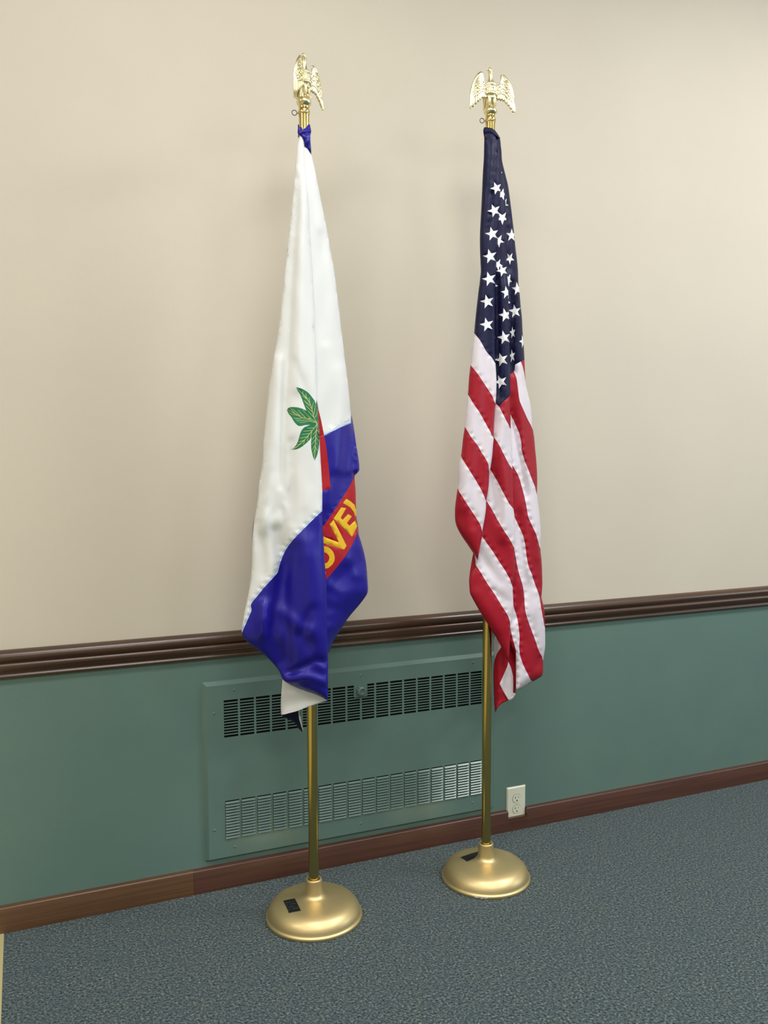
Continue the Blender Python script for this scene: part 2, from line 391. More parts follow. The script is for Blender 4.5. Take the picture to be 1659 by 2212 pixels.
# ------------------------------------------------------------------ flag stands
DOME = [(.1395,0.0),(.1412,.003),(.1412,.008),(.1395,.0105),(.1372,.0115),(.1362,.0135),(.1350,.019),(.1320,.0275),(.1265,.0360),(.1185,.0435),(.1080,.0492),
        (.0950,.0530),(.0780,.0560),(.0600,.0582),(.0450,.0602),(.0360,.0625),(.0300,.0665),(.0268,.0725),(.0255,.0800)]
SOCK = [(.0245,.095),(.0238,.108),(.0234,.1120),(.0222,.1142),(.0190,.1146),(.0168,.1135),(.0160,.1110),(.0158,.1000)]
def dome_z(r):
    pts = DOME[2:]
    for (r0, z0), (r1, z1) in zip(pts, pts[1:]):
        if r1 <= r <= r0: return z0+(z1-z0)*(r0-r)/max(1e-9, r0-r1)
    return .05
def make_wing(sx):
    """spread wing: outline sheet with feather tips, thickness and rows of raised feathers"""
    out = [(.010,.060),(.016,.0605),(.023,.064),(.0285,.071),(.0315,.080),(.0315,.090),(.029,.098),(.0300,.1045),(.036,.1075),(.0430,.1045),(.0500,.098),(.058,.086),
           (.0655,.070),(.0710,.052),(.0745,.034),(.0765,.014),(.0775,-.006),(.0765,-.018),(.0735,-.0205),(.0715,-.012),(.0690,-.0135),(.0655,-.0125),(.0640,-.003),
           (.0610,-.0045),(.0575,-.0025),(.0565,.006),(.0535,.004),(.0500,.006),(.0495,.014),(.0465,.012),(.0430,.014),(.0420,.021),(.0390,.018),(.0355,.019),(.034,.0245),
           (.031,.020),(.0275,.0215),(.026,.026),(.0235,.0225),(.020,.0235),(.019,.028),(.016,.026),(.010,.032)]
    vin = [Vector((a, b)) for a, b in out]
    ed = [(i, (i+1) % len(out)) for i in range(len(out))]
    pts = list(vin)
    for a in np.arange(.012, .078, .0035):
        for b in np.arange(-.018, .108, .0035): pts.append(Vector((float(a), float(b))))
    vo, eo, fo, *_ = delaunay_2d_cdt(pts, ed, [], 0, 1e-6)
    poly = np.array(out)
    tri = [f_ for f_ in fo if inpoly(np.mean([[vo[i].x, vo[i].y] for i in f_], axis=0)[None], poly)[0]]
    V = np.array([[q.x, q.y] for q in vo])
    e = dist_poly(V, poly)
    x, z = V[:, 0], V[:, 1]
    yc = -0.010*np.sin(np.clip((x-.01)/.068, 0, 1)*PI)+0.012*np.clip((x-.01)/.068, 0, 1)
    th = 0.0022*np.sqrt(1-(1-np.clip(e/.003, 0, 1))**2)+.0002
    mbw = MB()
    n = len(V)
    vv = [(sx*a, y-t, b) for a, y, t, b in zip(x, yc, th, z)]+[(sx*a, y+t, b) for a, y, t, b in zip(x, yc, th, z)]
    ff = [tuple(q) for q in tri]+[tuple(n+i for i in q[::-1]) for q in tri]
    cnt = {}
    for q in tri:
        for a, b in ((q[0],q[1]),(q[1],q[2]),(q[2],q[0])): cnt[(a,b)] = 1
    for (a, b) in cnt:
        if (b, a) not in cnt: ff.append((b, a, n+a, n+b))
    if sx < 0: ff = [q[::-1] for q in ff]
    mbw.add(vv, ff)
    def yat(a): t_ = min(1, max(0, (a-.01)/.068)); return -0.010*math.sin(t_*PI)+0.012*t_
    def feather(a, b, ln, wd_, ang):
        R = Matrix.Rotation(math.radians(ang)*sx*-1, 3, 'Y')
        mbw.ellipsoid((sx*a, yat(a)-.0022, b), (wd_, .0018, ln), R, 8, 6)
        mbw.ellipsoid((sx*a, yat(a)+.0022, b), (wd_, .0018, ln), R, 8, 6)
    # leading edge ridge
    ridge = [(.014,.058),(.024,.064),(.031,.075),(.0335,.088),(.034,.099),(.042,.0995),(.052,.089),(.061,.073),(.067,.056),(.0715,.036)]
    mbw.tube([(sx*a, yat(a), b) for a, b in ridge], [.0035,.004,.004,.004,.0042,.004,.0038,.0034,.003,.002], 8)
    for row, (k0, k1, num, ln, wd_) in enumerate(((.10,.6,5,.0052,.0026),(.20,.8,6,.0054,.0028),(.34,.95,8,.0056,.0030),(.54,1.0,9,.0064,.0031),(.76,1.05,10,.0072,.0033))):
        for i in range(num):
            t_ = i/(num-1)
            # interpolate between root edge and outer edge
            top = Vector((.020+.046*t_, .062+.026*math.sin(PI*min(1,t_*1.25))-.022*t_*t_))
            dn = Vector((.016+.044*t_, .034-.016*t_))
            p = top.lerp(dn, (k0-.3)/.75+.08)
            feather(p.x+.002, p.y, ln, wd_, 14)
    prim = [(.0745,.004,.020),(.0675,.008,.019),(.0600,.013,.017),(.0530,.018,.014),(.0460,.022,.012),(.0380,.028,.009),(.0300,.030,.008),(.0230,.031,.007)]
    for a, b, ln in prim: feather(a-.001, b, ln, .0026, 3 if a > .05 else 8)
    return mbw

def inpoly(P, poly):
    P = np.asarray(P, float); poly = np.asarray(poly, float)
    x, y = P[:, 0], P[:, 1]; r = np.zeros(len(P), bool)
    n = len(poly); j = n-1
    for i in range(n):
        xi, yi = poly[i]; xj, yj = poly[j]
        c = ((yi > y) != (yj > y)) & (x < (xj-xi)*(y-yi)/((yj-yi) if yj != yi else 1e-12)+xi)
        r ^= c; j = i
    return r
def dist_line(P, pts, closed=False):
    P = np.asarray(P, float); pts = np.asarray(pts, float); d = np.full(len(P), 1e9)
    n = len(pts)
    for i in range(n if closed else n-1):
        a, b = pts[i], pts[(i+1) % n]; ab = b-a
        t = np.clip(((P-a) @ ab)/max(1e-12, ab @ ab), 0, 1)
        d = np.minimum(d, np.linalg.norm(P-(a+t[:, None]*ab), axis=1))
    return d
def dist_poly(P, poly): return dist_line(P, poly, True)

def make_stand(base, top, zs, label, group, label_px, yaw, chip):
    """base (x,y); top (x,z) of pole axis; zs: z of eagle foot, ferrule top, ferrule bottom"""
    bx, by = base
    root = empty('flag_stand', (bx, by, 0), label, 'flag stand', group)
    mb = MB(); mb.lathe([(.0005,.0)]+DOME+SOCK, 128)
    mb.lathe([(.0158,.100),(.0005,.100)], 32)
    b_ = mb.build('base', M['satin_gold'], root, smooth=True, sharp=55)
    b_['label'] = 'satin gold domed round base'
    # black maker's label on the dome
    corners = []
    for q in label_px:
        z = .055
        for _ in range(6):
            P = on_z([q], z)[0]; z = dome_z(math.hypot(P[0]-bx, P[1]-by))
        corners.append((P[0]-bx, P[1]-by))
    n = 10; v = []; f = []
    c0, c1, c2, c3 = [np.array(c) for c in corners]
    def onlabel(s, t, h=.0006):
        p = (c0*(1-s)+c1*s)*(1-t)+(c3*(1-s)+c2*s)*t
        return (p[0], p[1], dome_z(math.hypot(*p))+h)
    for h_ in (.0006, .0001):
        for i in range(n+1):
            for j in range(n+1): v.append(onlabel(i/n, j/n, h_))
    for i in range(n):
        for j in range(n): f.append((i*(n+1)+j, i*(n+1)+j+1, (i+1)*(n+1)+j+1, (i+1)*(n+1)+j))
    lb = mesh_obj('maker_label', v, f, M['black'], parent=b_); lb['label'] = 'small black sticker with faded print'
    rnd = random.Random(5); v = []; f = []
    for row in (.22, .40, .58, .76):
        s = .1
        while s < .88:
            w_ = rnd.uniform(.03, .10)
            if rnd.random() < .8:
                k = len(v); hh = .035
                v += [onlabel(row-hh, s, .0009), onlabel(row+hh, s, .0009), onlabel(row+hh, s+w_, .0009), onlabel(row-hh, s+w_, .0009)]
                f.append((k, k+1, k+2, k+3))
            s += w_+.03
    mesh_obj('label_print', v, f, M['label_ink'], parent=b_)
    if chip:
        mb = MB(); rc = random.Random(3)
        for i in range(46):
            a = math.radians(233+rc.uniform(-9, 9)+0); r = .1408; 
            mb.ellipsoid((r*math.cos(a), r*math.sin(a), rc.uniform(.0035,.0095)), (.0022,.0016,.0012), None, 6, 4)
        ch = mb.build('chipped_spot', M['chip'], b_); ch['label'] = 'pale chipped paint on the rim'
    # pole leaning very slightly
    zt = zs[1]
    def axis(z):
        t_ = (z-.11)/(top[1]-.11); return Vector(((top[0]-bx)*t_, 0, z))
    mb = MB(); mb.tube([axis(.09), axis(.9), axis(1.7), axis(zt)], .0145, 48)
    mb.build('pole', M['brass_pole'], root, smooth=True, sharp=50)
    mb = MB(); c = axis(zs[2]); hgt = zs[1]-zs[2]
    mb.lathe([(.0130,0),(.0158,.0005),(.0165,.003),(.0165,hgt-.003),(.0158,hgt-.0005),(.0130,hgt),(.0115,hgt+.003),(.0145,hgt+.005),(.0145,hgt+.008),(.0100,hgt+.010)], 48, c)
    mb.build('ferrule', M['brass'], root, smooth=True, sharp=40)
    mb = MB(); a = math.radians(186); d = Vector((math.cos(a-.25), math.sin(a-.25), 0)); p0 = c+Vector((0,0,hgt*.30))
    lc = p0+d*.0265
    u = Vector((-.93, .34, 0)).normalized()
    loop = [lc+(d*math.cos(q)+Vector((0,0,1))*math.sin(q))*.0068 for q in np.linspace(0, 2*PI, 25)[:-1]]
    mb.tube(loop, .0011, 8, closed=True); mb.tube([p0+d*.014, p0+d*.0200], .0011, 8)
    mb.build('eye_ring', M['wire'], root, smooth=True)
    # eagle
    fz = zs[0]; c = axis(fz)
    eg = MB()
    lo_, hi_ = zs[1]+.008-fz, 0.004
    R0 = .0210
    prof_ = []
    for k in range(15):
        t_ = k/14; z_ = lo_+(hi_-lo_)*t_
        prof_.append((max(.0005, R0*(math.sin(PI*(.14+.80*t_)))**.65), z_))
    eg.lathe(prof_, 40, cap=True)
    body = MB()
    # trunk, neck and head in one loft facing -y, head turned to -x
    sp = [(0,.004,.000,.0135,.012),(0,.003,.012,.0125,.011),(0,.000,.022,.0125,.012),(0,-.003,.034,.0145,.014),(0,-.006,.046,.0165,.016),(0,-.006,.057,.0160,.015),
          (0,-.004,.067,.0135,.013),(0,-.002,.076,.0108,.0105),(0,-.001,.085,.0085,.0088),(0,-.001,.094,.0068,.0075),(-.0005,-.002,.102,.0062,.0070),(-.002,-.003,.109,.0068,.0070),
          (-.004,-.004,.115,.0070,.0064),(-.005,-.004,.1195,.0055,.0052),(-.0055,-.004,.1225,.0020,.002)]
    n = 20; v = []; f = []
    for x, y, z, rx, ry in sp:
        for j in range(n):
            q = 2*PI*j/n; rr_ = 1+.05*math.sin(7*q+z*300)
            v.append((x+rx*rr_*math.cos(q), y+ry*rr_*math.sin(q), z))
    for i in range(len(sp)-1):
        for j in range(n): f.append((i*n+j, i*n+(j+1)%n, (i+1)*n+(j+1)%n, (i+1)*n+j))
    f.append(tuple(range(n))[::-1]); f.append(tuple((len(sp)-1)*n+j for j in range(n)))
    body.add(v, f)
    body.tube([(-.006,-.004,.1165),(-.0105,-.005,.1165),(-.0135,-.0055,.1145),(-.0145,-.006,.1115)], [.0040,.0030,.0020,.0006], 10)   # hooked beak
    body.ellipsoid((-.006,-.0095,.117), (.0014,.0010,.0014), None, 8, 6)
    for s in (-1, 1):
        body.tube([(s*.0075,-.008,.030),(s*.0082,-.010,.016),(s*.0082,-.010,.005)], [.0075,.0058,.0032], 12)
        for t3 in (-.5, 0, .5):
            body.tube([(s*.0082+t3*.004,-.011,.005),(s*.0082+t3*.010,-.016,.0035),(s*.0082+t3*.012,-.0185,-.001)], [.0022,.0018,.0006], 8)
    # tail slab behind
    v = [(-.011,.010,.050),(.011,.010,.050),(.014,.014,.002),(-.014,.014,.002),(-.010,.021,.050),(.010,.021,.050),(.0145,.024,.002),(-.0145,.024,.002)]
    body.add(v, [(0,1,2,3),(5,4,7,6),(4,0,3,7),(1,5,6,2),(4,5,1,0),(3,2,6,7)])
    for k in range(5):
        body.ellipsoid((-.0115+.0058*k, .024, .024), (.0026,.0016,.024), None, 8, 6)
    rc = random.Random(8)
    for k in range(96):   # breast feathers, in overlapping rows
        z = .030+.0058*(k//12); q = PI*(1.0+((k % 12)+.5*((k//12) % 2))/12)
        i = min(range(len(sp)), key=lambda i_: abs(sp[i_][2]-z)); x, y, _, rx, ry = sp[i]
        body.ellipsoid((x+rx*.91*math.cos(q), y+ry*.91*math.sin(q), z), (.0028,.0016,.0054), None, 6, 4)
    e_o = eg.build('eagle_finial', M['finial'], root, smooth=True, sharp=50)
    e_o.location = c; e_o.rotation_euler = (0, 0, yaw); e_o['label'] = 'pale gilt spread eagle on a ball'
    body.build('eagle_body', M['finial'], e_o, smooth=True, sharp=60).scale = (1, 1, .95)
    for sx in (-1, 1):
        wo = make_wing(sx).build('wing', M['finial'], e_o, smooth=True, sharp=50)
        wo.rotation_euler = (math.radians(-4), 0, math.radians(-20)*sx); wo.scale = (1, 1, .91); wo.location = (0, 0, .001)
    return root

BL, BR = (0.7549, -0.2768), (1.3320, -0.2752)
make_stand(BL, (0.7460, 2.288), (2.3287, 2.2958, 2.2835), 'gold flag stand with eagle finial on the left, holding the white and blue flag', 'flag stands',
           [(624.1,1972.8),(611.6,1946.3),(636.4,1940.7),(649.9,1967.5)], math.radians(41), False)
make_stand(BR, (1.3342, 2.3415), (2.3903, 2.3605, 2.3480), 'gold flag stand with eagle finial on the right, holding the stars and stripes flag', 'flag stands',
           [(1008.9,1861.2),(994.5,1852.3),(1033.5,1839.5),(1048,1848)], math.radians(-4), True)

# ------------------------------------------------------------------ draped cloth
def smooth_line(pts, closed=False, sub=4, corner=42):
    pts = np.array(pts, float)
    if closed and np.allclose(pts[0], pts[-1]): pts = pts[:-1]
    n = len(pts); isc = np.zeros(n, bool)
    for i in range(n):
        if not closed and i in (0, n-1): isc[i] = True; continue
        a = pts[i]-pts[i-1]; b = pts[(i+1) % n]-pts[i]
        ang = math.degrees(math.acos(max(-1, min(1, a @ b/(np.linalg.norm(a)*np.linalg.norm(b)+1e-9)))))
        isc[i] = ang > corner
    out = []
    for i in range(n if closed else n-1):
        p1, p2 = pts[i], pts[(i+1) % n]; i2 = (i+1) % n
        L = np.linalg.norm(p2-p1)
        m1 = (p2-p1) if isc[i] else (p2-pts[i-1])/2
        m2 = (p2-p1) if isc[i2] else (pts[(i+2) % n]-p1)/2
        for mm in (m1, m2):
            l = np.linalg.norm(mm)
            if l > L: mm *= L/l
        k = max(1, min(sub, int(L/4)))
        for t in np.arange(k)/k:
            h = (2*t**3-3*t**2+1, t**3-2*t**2+t, -2*t**3+3*t**2, t**3-t**2)
            out.append(h[0]*p1+h[1]*m1+h[2]*p2+h[3]*m2)
    if not closed: out.append(pts[-1])
    return np.array(out)

def area_between(up, lo): return np.vstack([up, lo[::-1]])

def span(outline, y):
    xs = []
    n = len(outline)
    for i in range(n):
        (x0, y0), (x1, y1) = outline[i], outline[(i+1) % n]
        if (y0 > y) != (y1 > y): xs.append(x0+(x1-x0)*(y-y0)/(y1-y0))
    return (min(xs), max(xs)) if xs else None

def panel(outline, paints, depth, back, r=8.0, T=0.010, ridges=(), grid=7.0, waves=(), seed=1, raised=None, smooth_out=True, puckers=(), ypanel=False):
    """one fold of cloth. outline/paints in photo pixels; returns verts, tris, labels"""
    ol = smooth_line(outline, True) if smooth_out else np.array(outline, float)
    pts = []; edges = []
    def addline(L, closed):
        k = len(pts)
        for q in L: pts.append(Vector((float(q[0]), float(q[1]))))
        n_ = len(L)
        for i in range(n_ if closed else n_-1): edges.append((k+i, k+(i+1) % n_))
    addline(ol, True)
    for lab, poly in paints:
        addline(poly, True)
    rnd = random.Random(seed)
    x0, y0 = ol.min(0); x1, y1 = ol.max(0)
    gp = []
    yy = y0+grid/2; row = 0
    while yy < y1:
        xx = x0+(grid/2 if row % 2 else 0)
        while xx < x1: gp.append((xx+rnd.uniform(-.8,.8), yy+rnd.uniform(-.8,.8))); xx += grid
        yy += grid*.87; row += 1
    gp = np.array(gp); gp = gp[inpoly(gp, ol)]
    d = dist_poly(gp, ol); gp = gp[d > 2.0]
    # rings just inside the outline so that the rolled edge is smooth
    cen = []
    for off in (1.2, 3.2):
        n_ = len(ol)
        for i in range(n_):
            t = ol[(i+1) % n_]-ol[i-1]; nn = np.array([-t[1], t[0]])/(np.linalg.norm(t)+1e-9)
            for s in (1, -1):
                q = ol[i]+nn*s*off
                cen.append(q)
    cen = np.array(cen); cen = cen[inpoly(cen, ol)]; dd = dist_poly(cen, ol); cen = cen[(dd > .9)]
    pk = []
    for line, amp, side in puckers:
        line = np.asarray(line, float); sg = np.linalg.norm(np.diff(line, axis=0), axis=1); cu = np.concatenate([[0], np.cumsum(sg)])
        ss = np.arange(0, cu[-1], 2.4); px_ = np.interp(ss, cu, line[:, 0]); py_ = np.interp(ss, cu, line[:, 1])
        t = np.gradient(np.stack([px_, py_], 1), axis=0); t /= np.linalg.norm(t, axis=1)[:, None]+1e-9
        nn = np.stack([-t[:, 1], t[:, 0]], 1)
        ph = np.cumsum(np.array([rnd.uniform(.55, 1.25) for _ in ss]))
        am = np.array([rnd.uniform(.3, 1) for _ in ss])
        pk.append((np.stack([px_, py_], 1), nn, ph, am, amp, side))
        for off in (-4.5, -2.0, 2.0, 4.5, 7.5):
            q = np.stack([px_, py_], 1)+nn*off
            q = q[inpoly(q, ol)]
            if len(q): q = q[dist_poly(q, ol) > 1.0]
            if len(q): cen = np.vstack([cen, q])
    for q in np.vstack([gp, cen]): pts.append(Vector((float(q[0]), float(q[1]))))
    vo, eo, fo, *_ = delaunay_2d_cdt(pts, edges, [], 0, 1e-4)
    V = np.array([[q.x, q.y] for q in vo])
    tri = [f_ for f_ in fo if len(f_) == 3]
    C = np.array([V[list(f_)].mean(0) for f_ in tri])
    keep = inpoly(C, ol)
    lab = np.array([''] * len(tri), dtype=object)
    for l_, poly in paints: lab[inpoly(C, poly)] = l_
    tri = [t_ for t_, k in zip(tri, keep) if k]; lab = lab[keep]
    used = sorted(set(i for t_ in tri for i in t_)); rm = {u: i for i, u in enumerate(used)}
    V = V[used]; tri = [tuple(rm[i] for i in t_) for t_ in tri]
    e = dist_poly(V, ol)
    # parameter across the panel
    ys = np.arange(math.floor(y0), math.ceil(y1)+1, 4.0); sp_ = []
    last = None
    for y in ys:
        s_ = span(ol, y)
        if s_ is None: s_ = last or ((x0+x1)/2, (x0+x1)/2+1)
        last = s_; sp_.append(s_)
    sp_ = np.array(sp_)
    xl = np.interp(V[:, 1], ys, sp_[:, 0]); xr = np.interp(V[:, 1], ys, sp_[:, 1])
    a = np.clip((V[:, 0]-xl)/np.maximum(4, xr-xl), 0, 1)
    dl = np.interp(V[:, 1], depth[0], depth[1]); dr = np.interp(V[:, 1], depth[0], depth[2])
    dcen = np.interp(V[:, 1], depth[0], depth[3])
    df = dl*(1-a)+dr*a+dcen*4*a*(1-a)
    for line, amp, wid in ridges:
        dd = dist_line(V, line)
        L = np.array(line, float); ya, yb = L[:, 1].min(), L[:, 1].max()
        fade = np.clip((V[:, 1]-ya+60)/90, 0, 1)*np.clip((yb+60-V[:, 1])/90, 0, 1)
        df = df+(1.5 if ypanel else 1.9)*amp*np.exp(-(dd/wid)**2)*fade
    for P_, nn, ph, am, amp, side in pk:
        d2_ = ((V[:, None, :]-P_[None])**2).sum(2); k_ = d2_.argmin(1); dd = np.sqrt(d2_[np.arange(len(V)), k_])
        sgn = ((V-P_[k_])*nn[k_]).sum(1)*side
        env = np.exp(-(np.clip(dd-1.5, 0, None)/np.where(sgn > 0, 5.0, 2.4))**2)
        df = df+amp*env*(np.sin(ph[k_])*am[k_]-.35)
    for (ax, ay, ph, amp) in waves:     # travelling ripples, wave vector in radians per px
        df = df+amp*np.sin(V[:, 0]*ax+V[:, 1]*ay+ph+0.6*np.sin(V[:, 1]*.013+ph))
    if raised:
        for poly, h_ in raised: df = df+h_*inpoly(V, poly)
    s1 = np.sqrt(np.clip(1-(1-np.clip(e/r, 0, 1))**2, 0, 1))
    s2 = np.sqrt(np.clip(1-(1-np.clip(e/(r*2.2), 0, 1))**2, 0, 1))
    T = T*np.clip((V[:, 1]-290)/220, .22, 1)
    f_d = df-T*(1-s1)
    db = np.interp(V[:, 1], back[0], back[1])
    b_d = (df-T)-np.maximum(.0012, (df-T-db))*s2
    return V, tri, lab, f_d, b_d, e

def emit(parts, res, ypole, default):
    """put a panel's triangles in the mesh builder of each part; parts: {label: (builder, slot)}"""
    V, tri, lab, fd, bd, e = res
    F = on_y(V, ypole-fd); B = on_y(V, ypole-bd)
    cache = {}
    def idx(builder, i, side):
        if side and e[i] < 0.05: side = 0
        key = (id(builder), i, side)
        if key not in cache:
            builder.v.append(tuple(map(float, (B if side else F)[i]))); cache[key] = len(builder.v)-1
        return cache[key]
    for t_, l_ in zip(tri, lab):
        bld, slot = parts.get(l_ or default, parts[default])
        p = [V[i] for i in t_]
        cr = (p[1][0]-p[0][0])*(p[2][1]-p[0][1])-(p[1][1]-p[0][1])*(p[2][0]-p[0][0])
        t1 = t_ if cr < 0 else t_[::-1]      # px y is down: ccw towards the camera
        bld.f.append(tuple(idx(bld, i, 0) for i in t1)); bld.mi.append(slot)
        if (l_ or default) in ('star', 'vein', 'leaf', 'yellow'):
            bld2, slot2 = parts[BACKLAB.get(l_, default)]
        else: bld2, slot2 = bld, slot
        t2 = tuple(idx(bld2, i, 1) for i in t1[::-1])
        if len(set(t2)) == 3: bld2.f.append(t2); bld2.mi.append(slot2)
BACKLAB = {'star': 'navy', 'vein': 'white', 'leaf': 'white', 'yellow': 'banner'}

def T_(ox, oy, s):
    return lambda L: [(ox+x/s, oy+y/s) for x, y in L]
c5 = T_(960, 250, 5.979); c6 = T_(960, 600, 5.821); d1 = T_(970, 960, 7.373); d2 = T_(990, 1240, 7.135)
c2 = T_(500, 260, 4.425); c3 = T_(500, 760, 5.184); c4 = T_(500, 1100, 4.253); cb = T_(590, 260, 12.76)
def SL(*segs):
    L = []
    for s_ in segs: L += s_
    return smooth_line(L, False, 4)

def star(cx, cy, R, rot=104, sx=1.0):
    out = []
    for k in range(10):
        rr_ = R if k % 2 == 0 else R*0.40
        a = math.radians(rot+36*k); out.append((cx+sx*rr_*math.cos(a), cy-rr_*math.sin(a)))
    return out
def stars5(L): return [('star', star(960+x/5.979, 250+y/5.979, R/5.979, rot, sx)) for x, y, R, rot, sx in L]
def stars6(L): return [('star', star(960+x/5.821, 600+y/5.821, R/5.821, rot, sx)) for x, y, R, rot, sx in L]
OFFX = 60
def ext_l(L, n=OFFX):  # extend a boundary past the outline on the left / right
    L = [tuple(q) for q in L]; return [(L[0][0]-n, L[0][1]-n*0.4)]+L
def whites(bounds):
    return [('white', area_between(bounds[i], bounds[i+1])) for i in range(0, len(bounds)-1, 2)]

# ---------------- stars and stripes flag
YR = BR[1]
usf = empty('american_flag', (1.333, YR, 1.45), 'American stars and stripes flag draped from the right pole', 'flag', 'flags')
canton = MB(); stripes = MB(); sleeve = MB()
US = {'red': (stripes, 0), 'white': (stripes, 1), 'hem': (stripes, 2), 'navy': (canton, 0), 'star': (canton, 1)}

# panel A: left front fold
A_left = c5([(515,235),(512,400),(508,560),(495,760),(485,1000),(470,1300),(458,1520),(458,1700),(465,1900),(470,2010),(460,2100),(450,2200)]) + \
         c6([(437,100),(415,280),(395,460),(378,640),(370,720),(350,860),(335,1040),(322,1140),(308,1270),(297,1440),(285,1540),(270,1700),(258,1860),(235,2010),(218,2170)]) + \
         d1([(205,60),(195,150),(172,250),(152,400),(147,650),(133,720),(102,940),(93,1050),(100,1230),(145,1360),(215,1480),(300,1605),(380,1725),(420,1780),(455,1845)])
A_right = d1([(470,1770),(490,1660),(508,1560),(528,1450),(528,1400),(548,1280),(572,1150),(588,1020),(588,930),(602,860),(620,750),(635,620),(640,450),(655,390),(672,300),(688,180),(700,30)]) + \
          c6([(618,2040),(622,1850),(632,1680),(645,1560),(652,1480),(655,1300),(650,1180),(640,1020),(640,800),(643,500),(644,250),(642,60)]) + \
          c5([(668,2100),(672,1900),(688,1650),(692,1450),(705,1300),(718,1060),(728,860),(722,640),(712,480),(700,330),(690,290),(600,210)])
aA = [SL(ext_l(c6([(360,665),(378,700),(450,790),(530,930),(600,1010),(640,1075),(700,1140)]))),
      SL(ext_l(c6([(310,1080),(335,1105),(420,1210),(500,1330),(560,1420),(610,1500),(635,1575),(700,1650)]))),
      SL(ext_l(c6([(275,1440),(300,1475),(370,1590),(440,1690),(500,1800),(540,1870),(590,1960),(612,2000),(680,2080)]))),
      SL(ext_l(c6([(240,1850),(265,1885),(340,2010),(420,2110),(470,2205)]))[:], d1([(540,160),(600,260),(630,330),(640,440),(690,520)])),
      SL(ext_l(d1([(170,150),(205,220),(300,370),(400,530),(490,680),(540,780),(580,880),(600,920),(650,980)]))),
      SL(ext_l(d1([(120,670),(155,740),(230,860),(320,1000),(400,1120),(470,1230),(510,1310),(525,1390),(575,1450)])))]
canA = np.vstack([[(900, 200), (1150, 200)], [(1150, aA[0][-1][1])], aA[0][::-1], [(900, aA[0][0][1])]])
pA = whites(aA) + [('navy', canA)] + stars5([(672,935,86,112,.95),(645,1225,92,112,1),(618,1525,94,104,1),(590,1815,98,104,1),(580,2108,98,106,1)]) + stars6([(540,300,92,104,1),(535,590,92,104,1)])
depA = ([290, 500, 800, 1100, 1220], [.016, .020, .030, .038, .045], [.022, .034, .052, .066, .070], [.004, .006, .010, .012, .010])
RA = [(c5([(690,300),(662,520),(640,780),(612,1000),(588,1250),(560,1500)]), -.006, 3.0),
      (c5([(600,400),(580,800),(540,1200),(520,1700)])+c6([(480,300),(440,700),(420,1000),(380,1500),(330,1900)])+d1([(300,200),(250,600),(220,1000)]), .007, 16),
      (c6([(560,300),(540,800),(560,1200),(520,1700)])+d1([(480,200),(440,600),(400,1000),(380,1300)]), -.004, 9)]
for k in range(5): RA.append((c5([(530,330+k*120),(600,420+k*120),(655,530+k*120)]), .0018, 3.5))
emit(US, panel(A_left+A_right, pA, depA, ([290,1220],[.0, .010]), ridges=RA, waves=((.05,.012,0,.0012),(.22,-.08,1,.0004)), puckers=[(b_, .0024, -1) for b_ in aA]), YR, 'red')

# panel B: middle fold
B_left = c5([(640,420),(650,800),(620,1200),(610,1600),(590,2000)]) + c6([(570,200),(560,800),(580,1400),(560,1800)]) + d1([(560,200),(520,700),(460,1200),(400,1600),(420,1900)]) + \
         d1([(375,2000),(340,2090),(322,2200)]) + d2([(165,110),(172,230),(182,300),(232,400),(330,575),(420,720),(540,905),(650,1100),(720,1240),(768,1370)])
B_right = d2([(780,1270),(792,1130),(796,1000),(805,870),(816,760),(835,620),(848,500),(845,370),(840,230)]) + d1([(1050,1920),(1043,1800),(1040,1690),(1050,1560),(1053,1400),(1045,1180),(1027,1010),(1020,700),(1010,400),(1005,250),(1000,50)]) + \
          c6([(845,2150),(838,1980),(830,1700),(828,1480),(827,1000),(820,750),(812,500),(806,300),(800,60)]) + c5([(805,2000),(803,1500),(797,1260),(785,1080),(770,960),(745,820),(728,640),(712,480),(690,400)])
bB = [SL(c6([(500,1460),(640,1587),(685,1617),(720,1680),(780,1800),(835,1900),(900,1990)])),
      SL(c6([(540,1880),(615,1990),(680,2090),(740,2205)]), d1([(940,290),(1000,380),(1060,460)])),
      SL(d1([(560,290),(655,400),(760,570),(860,760),(950,930),(1020,1020),(1080,1100)])),
      SL(d1([(500,770),(600,905),(680,1030),(760,1180),(860,1350),(960,1500),(1040,1650),(1100,1740)])),
      SL(d1([(440,1320),(525,1460),(600,1570),(700,1710),(800,1870),(900,2020),(965,2140)]), d2([(800,90),(835,195),(900,330)])),
      SL(d1([(370,1830),(435,1935),(520,2060)]), d2([(365,10),(450,150),(560,310),(650,460),(740,600),(785,690),(800,780),(804,850),(860,960)]))]
canB = [(900,200)]+[(1200,200)]+c6([(1000,1400),(828,1478),(740,1560),(685,1617),(640,1560),(560,1500),(300,1400)])
pB = whites(bB) + [('navy', canB)] + stars5([(745,1015,82,75,.85),(748,1320,90,55,.95),(700,1615,88,60,.9),(690,1925,84,62,.8),(632,2185,80,60,.8),(750,2000,84,40,.95)]) + \
     stars6([(782,185,84,100,.9),(765,470,92,104,.95),(752,752,92,104,.98),(718,1030,92,108,1),(708,1308,90,112,1)])
depB = ([300, 500, 800, 1100, 1440], [.012, .016, .026, .035, .046], [.018, .026, .038, .050, .058], [.004, .006, .008, .006, .004])
RB = [(c6([(660,0),(665,600),(668,1200),(700,1500)]), -.010, 6), (c6([(755,100),(760,700),(750,1300),(740,1800)])+d1([(800,100),(860,500),(900,1000),(880,1500)]), .007, 12),
      (d1([(700,300),(760,800),(800,1200)]), -.004, 10), (d1([(480,1700),(620,1950),(800,2200)]), -.0035, 9),
      (d2([(300,300),(450,550),(600,850)]), .004, 14), (d2([(560,260),(640,330),(760,420)]), -.004, 9)]
